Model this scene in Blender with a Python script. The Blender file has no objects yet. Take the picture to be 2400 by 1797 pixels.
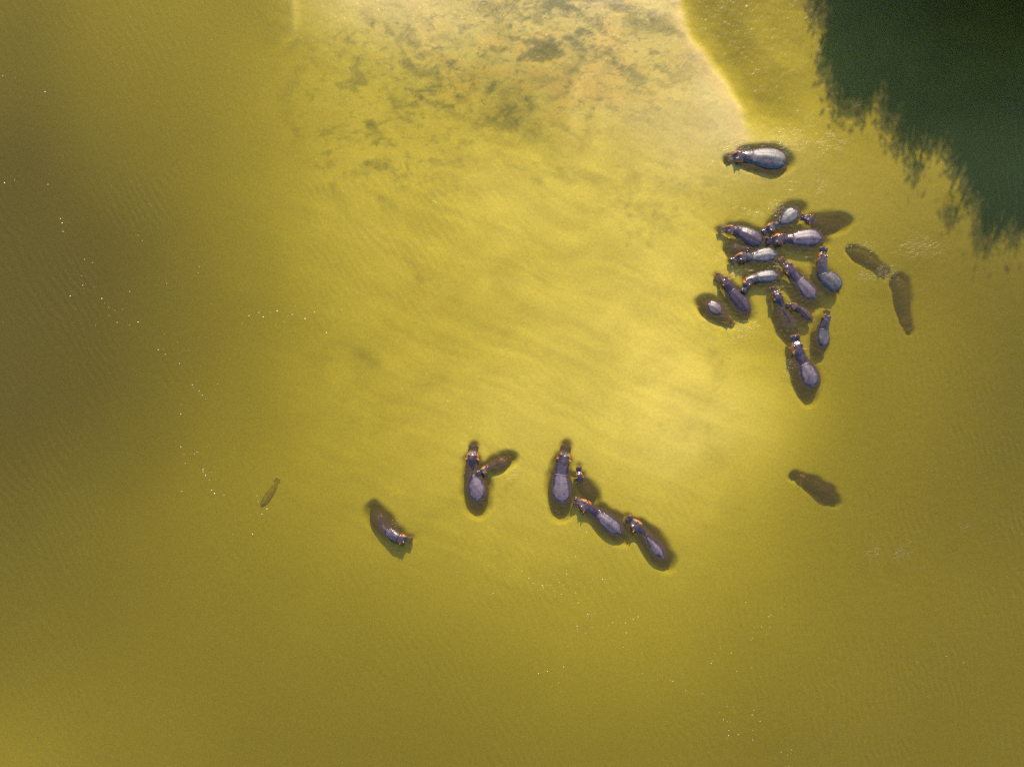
import bpy, bmesh, math, random
import numpy as np
from mathutils import Vector

# ------------------------------------------------------------------ camera, sky, sun, exposure
sc = bpy.context.scene
PX = 0.0235                                   # metres on the water per photograph pixel
def W(px, py):
    return ((px - 1200.0) * PX, -(py - 898.5) * PX)

cam = bpy.data.cameras.new('camera')
cam.sensor_width = 36.0; cam.lens = 26.0
cam.clip_start = 0.5; cam.clip_end = 2000.0
CAM_H = 2400 * PX * cam.lens / cam.sensor_width
camo = bpy.data.objects.new('camera', cam); sc.collection.objects.link(camo)
camo.location = (0.0, 0.0, CAM_H); camo.rotation_euler = (0.0, 0.0, 0.0)
sc.camera = camo

SUN_EL = math.radians(34.0); SUN_AZ = math.radians(8.0)      # azimuth clockwise from +Y
sun_dir = Vector((math.sin(SUN_AZ) * math.cos(SUN_EL), math.cos(SUN_AZ) * math.cos(SUN_EL), math.sin(SUN_EL)))
world = bpy.data.worlds.new('World'); sc.world = world; world.use_nodes = True
wn = world.node_tree
sky = wn.nodes.new('ShaderNodeTexSky'); sky.sky_type = 'NISHITA'; sky.sun_disc = False
sky.sun_elevation = SUN_EL; sky.sun_rotation = SUN_AZ
sky.ozone_density = 6.0; sky.dust_density = 0.3; sky.air_density = 1.0
bgn = wn.nodes['Background']; bgn.inputs['Strength'].default_value = 0.13
wn.links.new(sky.outputs[0], bgn.inputs['Color'])
sun = bpy.data.lights.new('sun', 'SUN'); sun.energy = 5.0; sun.angle = math.radians(0.5); sun.color = (1.0, 0.86, 0.65)
suno = bpy.data.objects.new('sun', sun); sc.collection.objects.link(suno)
suno.location = sun_dir * 120.0
suno.rotation_euler = sun_dir.to_track_quat('Z', 'Y').to_euler()
vs = sc.view_settings
vs.view_transform = 'Standard'; vs.look = 'None'; vs.exposure = 1.12; vs.gamma = 1.0; vs.use_curve_mapping = False
sc.cycles.max_bounces = 10; sc.cycles.volume_bounces = 2; sc.cycles.transparent_max_bounces = 16
sc.cycles.use_denoising = False
sc.cycles.use_adaptive_sampling = False
sc.cycles.sample_clamp_indirect = 6.0

# ------------------------------------------------------------------ helpers
def _hash(ix, iy, seed):
    h = (ix.astype(np.int64) * 374761393 + iy.astype(np.int64) * 668265263 + seed * 974634777) & 0xFFFFFFFF
    h = ((h ^ (h >> 13)) * 1274126177) & 0xFFFFFFFF
    h = (h ^ (h >> 16)) & 0xFFFFFFFF
    h = (h * 2246822519) & 0xFFFFFFFF
    return ((h ^ (h >> 15)) & 0xFFFFFF).astype(np.float64) / 0xFFFFFF * 2.0 - 1.0

def vnoise(x, y, seed=0):
    ix = np.floor(x); iy = np.floor(y); fx = x - ix; fy = y - iy
    fx = fx * fx * fx * (fx * (fx * 6 - 15) + 10); fy = fy * fy * fy * (fy * (fy * 6 - 15) + 10)
    a = _hash(ix, iy, seed); b = _hash(ix + 1, iy, seed); c = _hash(ix, iy + 1, seed); d = _hash(ix + 1, iy + 1, seed)
    return (a + (b - a) * fx) * (1 - fy) + (c + (d - c) * fx) * fy

def fbm(x, y, octaves=4, seed=0, gain=0.5, lac=2.03):
    s = 0.0; a = 1.0; t = 0.0
    for o in range(octaves):
        s = s + a * vnoise(x + 17.3 * o, y - 9.1 * o, seed + 31 * o); t += a
        a *= gain; x = x * lac; y = y * lac
    return s / t * 1.5

def sstep(a, b, x):
    t = np.clip((x - a) / (b - a), 0, 1); return t * t * (3 - 2 * t)

def hermite(xk, yk, x):
    xk = np.asarray(xk, float); yk = np.asarray(yk, float); x = np.asarray(x, float)
    m = np.empty_like(yk); d = np.diff(yk) / np.diff(xk)
    m[0] = d[0]; m[-1] = d[-1]
    h = np.diff(xk); m[1:-1] = (d[:-1] * h[1:] + d[1:] * h[:-1]) / (h[1:] + h[:-1])
    i = np.clip(np.searchsorted(xk, x) - 1, 0, len(xk) - 2)
    t = (x - xk[i]) / h[i]
    t2 = t * t; t3 = t2 * t
    return (2*t3 - 3*t2 + 1) * yk[i] + (t3 - 2*t2 + t) * h[i] * m[i] + (-2*t3 + 3*t2) * yk[i+1] + (t3 - t2) * h[i] * m[i+1]

def grid_mesh(name, xs, ys, Z):
    nx, ny = len(xs), len(ys)
    X, Y = np.meshgrid(xs, ys)
    co = np.stack([X, Y, Z], -1).reshape(-1, 3).astype(np.float32)
    i = np.arange((nx - 1) * (ny - 1)); r = i // (nx - 1); c = i % (nx - 1); v = r * nx + c
    quads = np.stack([v, v + 1, v + nx + 1, v + nx], -1).astype(np.int32)
    return co, quads

def mesh_from(name, co, quads, extra_tris=None):
    me = bpy.data.meshes.new(name)
    nq = len(quads); nt = 0 if extra_tris is None else len(extra_tris)
    loops = quads.reshape(-1)
    if nt: loops = np.concatenate([loops, np.asarray(extra_tris, np.int32).reshape(-1)])
    me.vertices.add(len(co)); me.vertices.foreach_set('co', np.ascontiguousarray(co, np.float32).reshape(-1))
    me.loops.add(len(loops)); me.loops.foreach_set('vertex_index', loops.astype(np.int32))
    starts = np.concatenate([np.arange(nq) * 4, nq * 4 + np.arange(nt) * 3]).astype(np.int32)
    me.polygons.add(nq + nt); me.polygons.foreach_set('loop_start', starts)
    me.update(calc_edges=True); me.validate()
    me.polygons.foreach_set('use_smooth', np.ones(len(me.polygons), bool))
    return me

def link(name, me, mat=None, parent=None, loc=None):
    o = bpy.data.objects.new(name, me); sc.collection.objects.link(o)
    if mat is not None and me is not None and len(me.materials) == 0: me.materials.append(mat)
    if parent is not None: o.parent = parent
    if loc is not None: o.location = loc
    return o

def new_mat(name):
    m = bpy.data.materials.new(name); m.use_nodes = True; m.node_tree.nodes.clear()
    nt = m.node_tree
    out = nt.nodes.new('ShaderNodeOutputMaterial')
    return m, nt, nt.nodes.new, nt.links.new, out

# ------------------------------------------------------------------ the herd: every animal measured off the photograph
# pts: (u along the body, px, py) from snout (0) over eyes (.165), ears (.22), shoulder fold (.39), barrel (.65) to rump (1)
# tops: height of the upper outline above the water at muzzle, eyes, nape, withers, back, rump
HERD = [
 dict(label='large grey hippo lying alone in the shallows beside the sandbank, nearest the dark tree shadow',
      pts=[(0,1701,374),(.165,1726,367),(.22,1737,366),(.39,1762,367),(.65,1806,371),(1,1854,381)], wf=1.0,
      tops=(-.02,.20,.17,.26,.40,.10), dry=.95, tint=0, seed=1),
 dict(label='young adult hippo with a narrow pale grey back patch, uppermost of the crowded group',
      pts=[(0,1785,548),(.165,1803,536),(.22,1810,532),(.39,1829,523),(.65,1853,504),(1,1885,484)], wf=1.05,
      tops=(.06,.20,.02,.06,.17,-.12), dry=1.0, tint=0, seed=2),
 dict(label='small orange-faced hippo head at right edge of the crowded group, its body sunk in murk',
      pts=[(0,1877,506),(.165,1893,512),(.22,1900,515),(.39,1924,521),(.65,1952,522),(1,1996,514)], wf=.95,
      tops=(.07,.19,-.06,-.25,-.36,-.62), dry=.0, tint=1, seed=3),
 dict(label='dark wet hippo pointing left at upper left of the crowded group, muzzle just under water',
      pts=[(0,1684,538),(.165,1707,538),(.22,1715,539),(.39,1733,542),(.65,1762,556),(1,1794,571)], wf=1.08,
      tops=(-.03,.20,.15,.20,.30,.06), dry=.45, tint=1, seed=4),
 dict(label='left-facing hippo with big lilac back wedge and dark wet rump, upper right of the group',
      pts=[(0,1793,565),(.165,1818,562),(.22,1829,560),(.39,1858,560),(.65,1898,557),(1,1943,560)], wf=.98,
      tops=(.10,.22,.08,.17,.26,-.05), dry=.9, tint=1, seed=5),
 dict(label='small brown calf almost under water facing right, between two larger hippos at the group\'s left',
      pts=[(0,1763,593),(.165,1752,587),(.22,1748,585),(.39,1738,582),(.65,1726,581),(1,1706,580)], wf=1.15,
      tops=(.03,.13,.0,-.03,-.02,-.12), dry=.0, tint=1, seed=6),
 dict(label='hippo facing left with an oval silvery back patch in the middle of the crowded group',
      pts=[(0,1711,614),(.165,1733,604),(.22,1743,602),(.39,1764,602),(.65,1798,597),(1,1836,597)], wf=.98,
      tops=(.02,.22,.13,.08,.18,-.08), dry=.95, tint=0, seed=7),
 dict(label='long hippo slanting down right with a jagged lilac back patch, centre right of the group',
      pts=[(0,1827,605),(.165,1845,624),(.22,1852,633),(.39,1873,656),(.65,1896,683),(1,1923,714)], wf=1.0,
      tops=(.0,.22,.11,.13,.15,-.15), dry=.75, tint=1, seed=8),
 dict(label='hippo with bright orange cheek and twisted neck facing up, right end of the group',
      pts=[(0,1932,578),(.165,1928,600),(.22,1926,609),(.39,1930,640),(.65,1951,660),(1,1970,685)], wf=1.08,
      tops=(.12,.26,.24,.26,.28,.06), dry=.5, tint=0, seed=9, orange=1.5),
 dict(label='hippo bent sharply at the neck, orange and white face resting beside a dark neighbour',
      pts=[(0,1740,688),(.165,1749,667),(.22,1753,659),(.39,1774,651),(.65,1803,647),(1,1843,643)], wf=.82,
      tops=(.12,.24,.20,.22,.22,-.12), dry=.8, tint=0, seed=10, orange=1.4),
 dict(label='dark maroon wet hippo slanting down right, between the bent hippo and the leftmost one',
      pts=[(0,1678,644),(.165,1696,655),(.22,1702,662),(.39,1714,680),(.65,1736,707),(1,1761,742)], wf=.92,
      tops=(-.04,.21,.17,.19,.20,-.02), dry=.28, tint=1, seed=11),
 dict(label='leftmost hippo of the group, head under water, rounded pinkish grey patch on its back',
      pts=[(0,1724,763),(.165,1713,752),(.22,1709,748),(.39,1695,739),(.65,1676,722),(1,1644,709)], wf=1.12,
      tops=(-.30,-.10,-.10,-.02,.15,-.06), dry=.8, tint=2, seed=12),
 dict(label='long hippo with only its head out, back dim under water, under another hippo\'s muzzle',
      pts=[(0,1812,669),(.165,1821,690),(.22,1824,698),(.39,1833,720),(.65,1849,750),(1,1868,795)], wf=.95,
      tops=(.02,.22,.06,-.02,-.02,-.22), dry=.0, tint=1, seed=13),
 dict(label='small glossy brown calf lying against the flank of a submerged adult in the group',
      pts=[(0,1841,716),(.165,1856,716),(.22,1862,718),(.39,1877,726),(.65,1889,737),(1,1908,755)], wf=.92,
      tops=(.08,.20,.13,.13,.12,-.03), dry=.12, tint=2, seed=14),
 dict(label='slim hippo facing up with two-toned grey back at the lower right of the group',
      pts=[(0,1943,726),(.165,1938,741),(.22,1936,747),(.39,1931,771),(.65,1930,797),(1,1929,838)], wf=.95,
      tops=(-.06,.22,.18,.16,.13,-.30), dry=.55, tint=0, seed=15),
 dict(label='large lilac-backed hippo with orange brow at the group\'s bottom, muzzle on a submerged back',
      pts=[(0,1862,783),(.165,1868,810),(.22,1871,822),(.39,1884,852),(.65,1899,885),(1,1906,936)], wf=1.05,
      tops=(.12,.24,.08,.10,.17,-.22), dry=.8, tint=1, seed=16, orange=1.3),
 dict(label='fully submerged hippo stirring ripples just right of the group, blue-grey back slanting down right',
      pts=[(0,2092,637),(.165,2077,627),(.22,2072,623),(.39,2059,613),(.65,2036,598),(1,2000,578)], wf=.82,
      tops=(-.50,-.39,-.41,-.41,-.36,-.46), dry=.0, tint=3, seed=17),
 dict(label='fully submerged brown hippo heading down at far right, an orange cheek dimly visible',
      pts=[(0,2150,776),(.165,2144,756),(.22,2142,748),(.39,2138,725),(.65,2130,686),(1,2122,640)], wf=.84,
      tops=(-.68,-.53,-.57,-.57,-.48,-.56), dry=.0, tint=3, seed=18),
 dict(label='lone submerged hippo, a dim dark diamond shape below the group at lower right',
      pts=[(0,1866,1117),(.165,1883,1124),(.22,1889,1127),(.39,1907,1135),(.65,1937,1151),(1,1977,1186)], wf=.9,
      tops=(-.60,-.44,-.42,-.38,-.28,-.50), dry=.0, tint=1, seed=19),
 dict(label='adult hippo facing up with an oval white-lilac back patch, a small calf touching its shoulder',
      pts=[(0,1110,1041),(.165,1108,1066),(.22,1107,1075),(.39,1108,1104),(.65,1117,1148),(1,1119,1202)], wf=1.0,
      tops=(-.01,.20,.03,.0,.18,-.17), dry=.95, tint=1, seed=20),
 dict(label='small brown calf with orange face nosing the shoulder of the adult facing up',
      pts=[(0,1117,1110),(.165,1132,1103),(.22,1137,1100),(.39,1150,1094),(.65,1170,1087),(1,1200,1074)], wf=.98,
      tops=(.06,.19,.02,-.03,-.02,-.18), dry=.0, tint=2, seed=21, orange=1.3),
 dict(label='big adult hippo facing straight up with a symmetrical pale shield-shaped back and dark spine line',
      pts=[(0,1329,1042),(.165,1323,1067),(.22,1321,1076),(.39,1315,1110),(.65,1316,1152),(1,1318,1214)], wf=1.0,
      tops=(-.06,.21,.15,.15,.20,-.25), dry=.95, tint=1, seed=22),
 dict(label='young hippo with just a small dark head out, right beside the big shield-backed adult',
      pts=[(0,1357,1092),(.165,1357,1111),(.22,1358,1118),(.39,1363,1134),(.65,1378,1153),(1,1398,1176)], wf=.95,
      tops=(.07,.19,.02,-.14,-.24,-.42), dry=.0, tint=1, seed=23),
 dict(label='hippo slanting down right with lilac back, its muzzle touching the big adult\'s flank',
      pts=[(0,1343,1173),(.165,1366,1181),(.22,1375,1187),(.39,1401,1205),(.65,1434,1231),(1,1471,1263)], wf=.92,
      tops=(.08,.21,.06,.10,.17,-.10), dry=.85, tint=1, seed=24),
 dict(label='dark hippo with one tiny lilac patch on its back, last in the lower slanting row',
      pts=[(0,1469,1212),(.165,1486,1227),(.22,1493,1234),(.39,1513,1255),(.65,1541,1289),(1,1575,1333)], wf=.86,
      tops=(.08,.22,.04,.01,.075,-.20), dry=.9, tint=1, seed=25),
 dict(label='lone purple hippo heading down right with pale neck, lower left of the herd, splashing droplets',
      pts=[(0,966,1267),(.165,947,1263),(.22,940,1262),(.39,914,1249),(.65,890,1224),(1,866,1192)], wf=.96,
      tops=(-.05,.20,.20,.07,-.05,-.34), dry=.75, tint=1, seed=26),
 dict(label='faint deep hippo shadow-like shape in the murky water left of the herd',
      pts=[(0,650,1112),(.165,643,1126),(.22,641,1131),(.39,633,1147),(.65,618,1170),(1,596,1200)], wf=.7,
      tops=(-.66,-.60,-.60,-.57,-.57,-.66), dry=.0, tint=4, seed=27),
]

# outline of a hippo along its length, as shares of the length: half width and depth of the body
U_K  = [0, .012,.03, .06, .09, .12, .15, .18, .21, .25, .30, .36, .40, .46, .54, .62, .70, .78, .86, .92, .965, 1.0]
HW_K = [.034,.060,.072,.074,.065,.063,.075,.090,.094,.089,.096,.110,.122,.143,.160,.170,.170,.158,.132,.102,.066,.020]
TH_K = [.03,.07,.10,.115,.115,.12,.135,.15,.155,.16,.18,.21,.23,.265,.295,.305,.305,.295,.27,.23,.17,.06]   # body depth

# ------------------------------------------------------------------ riverbed
# brightness seen in the photograph every 200 px tells how deep the yellow water stands over the silt
LEV = np.array([
 [157, 170, 175, 178, 215, 222, 218, 223, 221, 246, 177, 198, 204],
 [146, 160, 167, 184, 206, 209, 202, 212, 215, 246, 167, 188, 192],
 [132, 146, 161, 180, 200, 205, 218, 220, 223, 199, 181, 180, 184],
 [132, 136, 156, 174, 198, 202, 213, 219, 221, 203, 182, 166, 163],
 [134, 137, 153, 171, 191, 200, 211, 220, 220, 197, 175, 167, 153],
 [135, 141, 159, 172, 190, 206, 218, 220, 228, 214, 173, 164, 150],
 [146, 156, 165, 175, 186, 196, 205, 205, 209, 191, 170, 161, 155],
 [155, 158, 164, 168, 176, 184, 189, 189, 189, 179, 168, 164, 161],
 [163, 164, 164, 164, 167, 169, 173, 178, 177, 170, 166, 162, 161],
 [177, 169, 166, 162, 162, 162, 164, 166, 166, 162, 162, 160, 161]], float)
LUT_L = np.array([ 80,101,103,123,143,165,183,199,216,228,242,253])
LUT_D = np.array([3.6,3.2,2.5,1.5,1.1,.8,.6,.45,.3,.2,.1,.03])

def level_field(px, py):
    cx = np.clip(px, 0, 2399.0) / 200.0; cy = np.clip(py, 0, 1799.0) / 200.0
    rows = [hermite(np.arange(13), LEV[r], cx) for r in range(10)]
    R = np.stack(rows)                                        # 10 x n
    i = np.clip(np.floor(cy).astype(int), 0, 8); t = cy - i
    idx = np.arange(len(cx))
    p0 = R[np.clip(i - 1, 0, 9), idx]; p1 = R[i, idx]; p2 = R[i + 1, idx]; p3 = R[np.clip(i + 2, 0, 9), idx]
    return 0.5 * (2*p1 + (p2 - p0)*t + (2*p0 - 5*p1 + 4*p2 - p3)*t*t + (-p0 + 3*p1 - 3*p2 + p3)*t**3)

def seg_dist(px, py, poly):
    """distance to a polyline and the signed side (positive to its right when walking along it)"""
    best = np.full(px.shape, 1e9); side = np.zeros(px.shape)
    for (x0, y0), (x1, y1) in zip(poly[:-1], poly[1:]):
        dx, dy = x1 - x0, y1 - y0
        t = np.clip(((px - x0) * dx + (py - y0) * dy) / (dx*dx + dy*dy), 0, 1)
        d = np.hypot(px - x0 - t*dx, py - y0 - t*dy)
        s = (px - x0) * dy - (py - y0) * dx
        u = d < best
        best = np.where(u, d, best); side = np.where(u, np.sign(s), side)
    return best, side

BANK_EDGE = [(1560,-400),(1592,-60),(1598,20),(1606,60),(1625,98),(1644,127),(1665,156),(1686,186),(1705,217),(1722,246),(1734,268),(1742,300),(1752,340)]
LEFT_EDGE = [(690,-500),(684,0),(690,40),(684,85),(650,118),(600,140)]
# strokes seen on the bed: polyline, half width px, darkening (+) or paling (-)
STROKES = [
 ([(1362,165),(1352,230),(1340,300),(1330,345)], 13, -.55), ([(1385,255),(1380,300),(1370,340)], 12, .35),
 ([(1255,105),(1250,125),(1253,145)], 4, .5), ([(795,95),(797,75),(806,60)], 3, .5), ([(822,108),(826,90)], 3, .5),
 ([(870,55),(876,62)], 5, .6), ([(955,95),(950,75),(962,60)], 3, .45), ([(912,190),(908,150),(912,110)], 5, -.35),
 ([(920,190),(918,160),(922,130)], 4, .35), ([(925,250),(923,215)], 9, .5), ([(965,245),(985,225),(1010,240),(1028,252)], 4, .45),
 ([(990,228),(975,215),(1010,205)], 4, .35), ([(935,275),(955,285)], 5, .45), ([(730,338),(760,340),(800,365)], 8, -.4),
 ([(745,350),(780,368),(800,385)], 4, -.4), ([(748,425),(780,418),(815,428)], 7, -.4), ([(860,285),(890,282),(925,275)], 4, .4),
 ([(888,312),(880,335)], 3, .6), ([(900,365),(912,390)], 9, .5), ([(940,360),(938,380),(945,395)], 3, -.4), ([(950,360),(944,378),(950,392)], 5, .4),
 ([(850,380),(860,378)], 8, .4), ([(875,388),(885,390)], 6, .4), ([(760,430),(775,440)], 8, .35), ([(880,450),(888,455)], 9, .4),
 ([(1480,450),(1472,480),(1475,500)], 7, .35), ([(1540,500),(1530,550),(1525,580)], 6, .35), ([(1480,545),(1476,575)], 6, .35), ([(1555,430),(1580,440),(1650,450)], 20, .25),
 ([(915,560),(925,585),(935,610)], 5, -.35), ([(955,605),(975,640),(985,660)], 9, .3), ([(925,620),(955,665),(1010,740)], 9, -.25),
 ([(1000,560),(1100,620),(1250,690),(1400,760)], 10, -.2), ([(960,600),(1080,640),(1200,660)], 8, -.18), ([(1020,720),(1160,780),(1280,830)], 12, .15),
 ([(840,840),(870,850)], 22, .35), ([(1080,850),(1150,870),(1230,900)], 8, .22), ([(1170,890),(1250,915),(1330,960)], 8, -.25),
 ([(1640,760),(1655,780),(1680,795)], 6, .25), ([(1680,830),(1690,880)], 22, .28), ([(1640,940),(1680,930)], 22, .22), ([(1650,1050),(1680,1080)], 24, .22),
 ([(1560,1000),(1600,1020)], 26, .15), ([(1500,900),(1560,880)], 16, .15), ([(1620,1000),(1660,1010)], 16, .2),
 ([(1120,20),(1190,5)], 16, .7), ([(1155,45),(1180,60)], 22, .5), ([(1160,110),(1180,118)], 9, .8), ([(1190,90),(1200,95)], 12, .5),
 ([(1480,45),(1530,50),(1570,65)], 14, .8), ([(1470,75),(1540,70),(1600,80)], 12, .5), ([(1340,105),(1370,120)], 10, .5), ([(1360,130),(1355,160)], 14, .7),
 ([(1395,125),(1440,132)], 9, .8), ([(1320,160),(1350,170)], 10, .6), ([(1225,20),(1190,60)], 9, .3), ([(1320,25),(1345,25)], 14, .45), ([(1290,5),(1310,8)], 14, .6),
 ([(1150,215),(1230,220)], 20, .5), ([(1240,225),(1245,260)], 14, .5), ([(1180,250),(1240,255)], 16, .45), ([(1150,270),(1260,290)], 14, .4),
 ([(1290,290),(1335,305)], 7, .5), ([(1250,185),(1330,190)], 12, .45), ([(1345,165),(1340,190)], 14, .5), ([(1290,225),(1330,215)], 14, .4), ([(1415,165),(1440,160)], 12, .35), ([(1410,195),(1425,210)], 8, .35),
 ([(610,40),(660,20)], 30, .25), ([(630,80),(660,60)], 26, .2),
]

def bed_fields(X, Y):
    px = X / PX + 1200.0; py = 898.5 - Y / PX
    jx = 90 * fbm(px / 300, py / 300, 3, 1); jy = 90 * fbm(px / 300 + 5, py / 300, 3, 2)
    lev = level_field(px + .35 * jx, py + .35 * jy)
    # along-stream streaks and mottling of the silt
    a = math.radians(24); su = (px * math.cos(a) + py * math.sin(a)); sv = (-px * math.sin(a) + py * math.cos(a))
    wx = 40 * fbm(px / 260, py / 260, 3, 3); wy = 40 * fbm(px / 260 + 9, py / 260, 3, 4)
    streak = fbm((su + wx) / 160, (sv + .6 * wy) / 15, 5, 5, .55)
    mottle = fbm((px + wx) / 70, (py + wy) / 52, 5, 6, .55)
    broad = fbm((px + wx) / 330, (py + wy) / 240, 4, 7)
    inner = sstep(400, 1000, px + 2 * jx) * sstep(1600, 900, py + 2 * jy) * sstep(2050, 1600, px + 1.5 * jx)
    lev = lev + inner * 3.0 * broad
    # sharp edge of the sandbank, deeper channel to its right
    d, s = seg_dist(px, py, BANK_EDGE)
    sd = d * s + 5 * fbm(px / 40, py / 40, 2, 11)
    right = sstep(-12, 34, sd)
    fade = sstep(420, 210, py + 25 * fbm(px / 90, py / 90, 3, 13))
    chan = np.interp(py, [0, 60, 130, 220, 300, 400], [182, 190, 194, 195, 200, 206])
    chan = chan + 5 * fbm(px / 60, py / 50, 4, 12) - 14 * sstep(30, 70, sd) * sstep(170, 90, sd) + 0.0
    chan = chan - 0.06 * np.clip(px - 1800, 0, 400)
    m = right * fade
    lev = lev * (1 - m) + chan * m
    lip = np.exp(-((sd + 12) / 14.0) ** 2) * fade
    lev = lev + 4 * lip
    # left step near the top
    d2, s2 = seg_dist(px, py, LEFT_EDGE)
    sd2 = d2 * s2
    lft = sstep(-6, 12, -sd2 if False else sd2)
    topm = sstep(230, 60, py)
    lev = lev + 14 * np.exp(-((d2) / 12.0) ** 2) * sstep(130, 60, py)
    # sandy upper middle
    sand = sstep(70, -170, py - (60 + 0.40 * (px - 640))) * sstep(560, 820, px + jx) * (1 - m)
    depth = np.interp(lev, LUT_L, LUT_D)
    depth_sand = np.interp(lev + 2, [150, 180, 200, 215, 228], [.9, .47, .23, .14, .07])
    depth = depth * (1 - sand) + depth_sand * sand
    # colour of the bed: pale silt, tan sand, orange iron patches, grey algae films
    stroke = np.zeros_like(px)
    for poly, hw, amt in STROKES:
        x0 = min(p[0] for p in poly) - 3*hw - 20; x1 = max(p[0] for p in poly) + 3*hw + 20
        y0 = min(p[1] for p in poly) - 3*hw - 20; y1 = max(p[1] for p in poly) + 3*hw + 20
        k = np.nonzero((px > x0) & (px < x1) & (py > y0) & (py < y1))[0]
        if len(k) == 0: continue
        qx = px[k] + 7 * fbm(px[k] / 22, py[k] / 22, 3, 21) ; qy = py[k] + 7 * fbm(px[k] / 22, py[k] / 22, 3, 22)
        dd, _ = seg_dist(qx, qy, poly)
        f = np.exp(-(dd / hw) ** 2) * (0.75 + 0.5 * fbm(px[k] / 16, py[k] / 12, 3, 23))
        stroke[k] += amt * f
    region = np.exp(-(((px - 1290) / 330) ** 2 + ((py - 130) / 190) ** 2) ** 2) * (1 - m)
    fine = fbm((px + wx) / 24, (py + wy) / 14, 5, 31, .68)
    big = fbm((px + wx) / 130, (py + wy) / 70, 3, 32)
    algae = np.clip(sstep(.02, .55, fine * .7 + big * .55 + .10) * region, 0, 1)
    reg2 = np.exp(-(((px - 900) / 240) ** 2 + ((py - 230) / 230) ** 2) ** 2)
    algae = algae + .62 * sstep(.1, .6, fbm((px + wx) / 40, (py + wy) / 26, 5, 33, .6)) * reg2
    reg3 = np.exp(-(((px - 1560) / 190) ** 2 + ((py - 460) / 110) ** 2) ** 2)
    algae = algae + .28 * sstep(.1, .6, fbm(px / 45, py / 30, 4, 34, .6)) * reg3
    reg4 = np.exp(-(((px - 1250) / 200) ** 2 + ((py - 400) / 60) ** 2) ** 2)
    algae = algae + .35 * sstep(.0, .6, fbm(su / 60, sv / 14, 4, 35, .6)) * reg4
    algae = np.clip(algae + np.clip(stroke, 0, 1.2), 0, 1)
    pale = np.clip(-stroke, 0, 1)
    orange = sstep(.0, .6, fbm(px / 90, py / 45, 4, 36) + .15) * region * (1 - .6 * algae)
    silt = np.array([.62, .495, .20]); tan = np.array([.46, .365, .18]); ora = np.array([.60, .36, .15]); alg = np.array([.115, .115, .10]); plc = np.array([.68, .53, .28])
    col = silt[None] * (1 - sand[:, None]) + tan[None] * sand[:, None]
    col = col * (1 + inner * (.10 * mottle + .10 * streak + .05 * broad))[:, None]
    def mix(c, k, t): return c * (1 - t[:, None]) + k[None] * t[:, None]
    col = mix(col, ora, .38 * orange); col = mix(col, ora, .2 * lip * (1 - m))
    col = mix(col, plc, .6 * pale); col = mix(col, alg, .80 * algae)
    z = -depth + pale * .02 - .03 * np.clip(stroke, 0, 1) * (depth > .1)
    # crescent hollow on the sand
    hol = np.exp(-((((px - 1282) / 32) ** 2 + ((py - 126) / 24) ** 2) ** 3))
    z = z - .06 * hol
    # fine relief of the sand, a few grains of it breaking the surface at the top
    z = z + .004 * fine * sand
    up = sstep(80, -30, py) * sstep(1280, 1420, px) * (1 - right)
    z = z + up * (.05 + .05 * fbm(px / 50, py / 9, 4, 40))
    # the ground beyond the picture: sandbank to the top, wooded bank to the upper right
    up2 = sstep(22.0, 34.0, Y) * sstep(-16, -8, X) * sstep(10.5, 8.0, X)
    z = z + .5 * up2
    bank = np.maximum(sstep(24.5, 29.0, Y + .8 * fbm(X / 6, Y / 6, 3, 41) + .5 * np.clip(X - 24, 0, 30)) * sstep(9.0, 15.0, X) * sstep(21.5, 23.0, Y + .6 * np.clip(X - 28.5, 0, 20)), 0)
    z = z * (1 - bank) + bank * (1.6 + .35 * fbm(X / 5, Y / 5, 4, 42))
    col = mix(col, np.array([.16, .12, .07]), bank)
    grain = np.clip(.9 * region + .55 * reg2 + .35 * reg3 + .25 * sand, 0, 1) * (1 - m) * (1 - bank)
    return z, col, grain

def halo_pits(X, Y, z):  # bed lowered under and round the animals; its shape stands in for shaded halos
    """hollows dug to clear the bodies and darken the water round them like shade"""
    for H in HERD:
        if max(H['tops']) < -.5: continue
        uu = np.linspace(0, 1, 26); P = H['pts']; k = [p[0] for p in P]
        cx = hermite(k, [W(p[1], p[2])[0] for p in P], uu); cy = hermite(k, [W(p[1], p[2])[1] for p in P], uu)
        Lg = float(np.sum(np.hypot(np.diff(cx), np.diff(cy))))
        hw = hermite(U_K, HW_K, uu) * Lg * H['wf']; bot = hermite(U_K, TH_K, uu) * Lg
        tp = np.interp(uu, [0, .165, .30, .42, .65, 1.0], list(H['tops'][:5]) + [H['tops'][5] - .15 * Lg])
        sel = np.nonzero((np.abs(X - cx.mean()) < Lg) & (np.abs(Y - cy.mean()) < Lg))[0]
        if len(sel) == 0: continue
        best = np.full(len(sel), 9.0); fl = np.zeros(len(sel))
        for j in range(len(uu)):
            q = np.hypot(X[sel] - cx[j], Y[sel] - cy[j]) - hw[j] + (.24 if uu[j] < .28 and max(H['tops']) > 0 else 0.0)
            up = q < best; best = np.where(up, q, best); fl = np.where(up, min(tp[j] - .55, -.85), fl)
        best = best + .08 * fbm(X[sel] / .7, Y[sel] / .7, 2, 45)
        w = sstep(.36, -.30, best) if max(H['tops']) > 0 else sstep(.15, -.10, best)
        z[sel] = np.minimum(z[sel], z[sel] * (1 - w) + fl * w)
    return z

def axis(lo, hi, step, outer, n):
    mid = np.arange(lo, hi + step * .5, step)
    g = np.linspace(0, 1, n + 1)[1:] ** 2.0
    return np.concatenate([(lo - g * (outer - abs(lo)))[::-1], mid, mid[-1] + g * (outer - mid[-1])])

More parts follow.
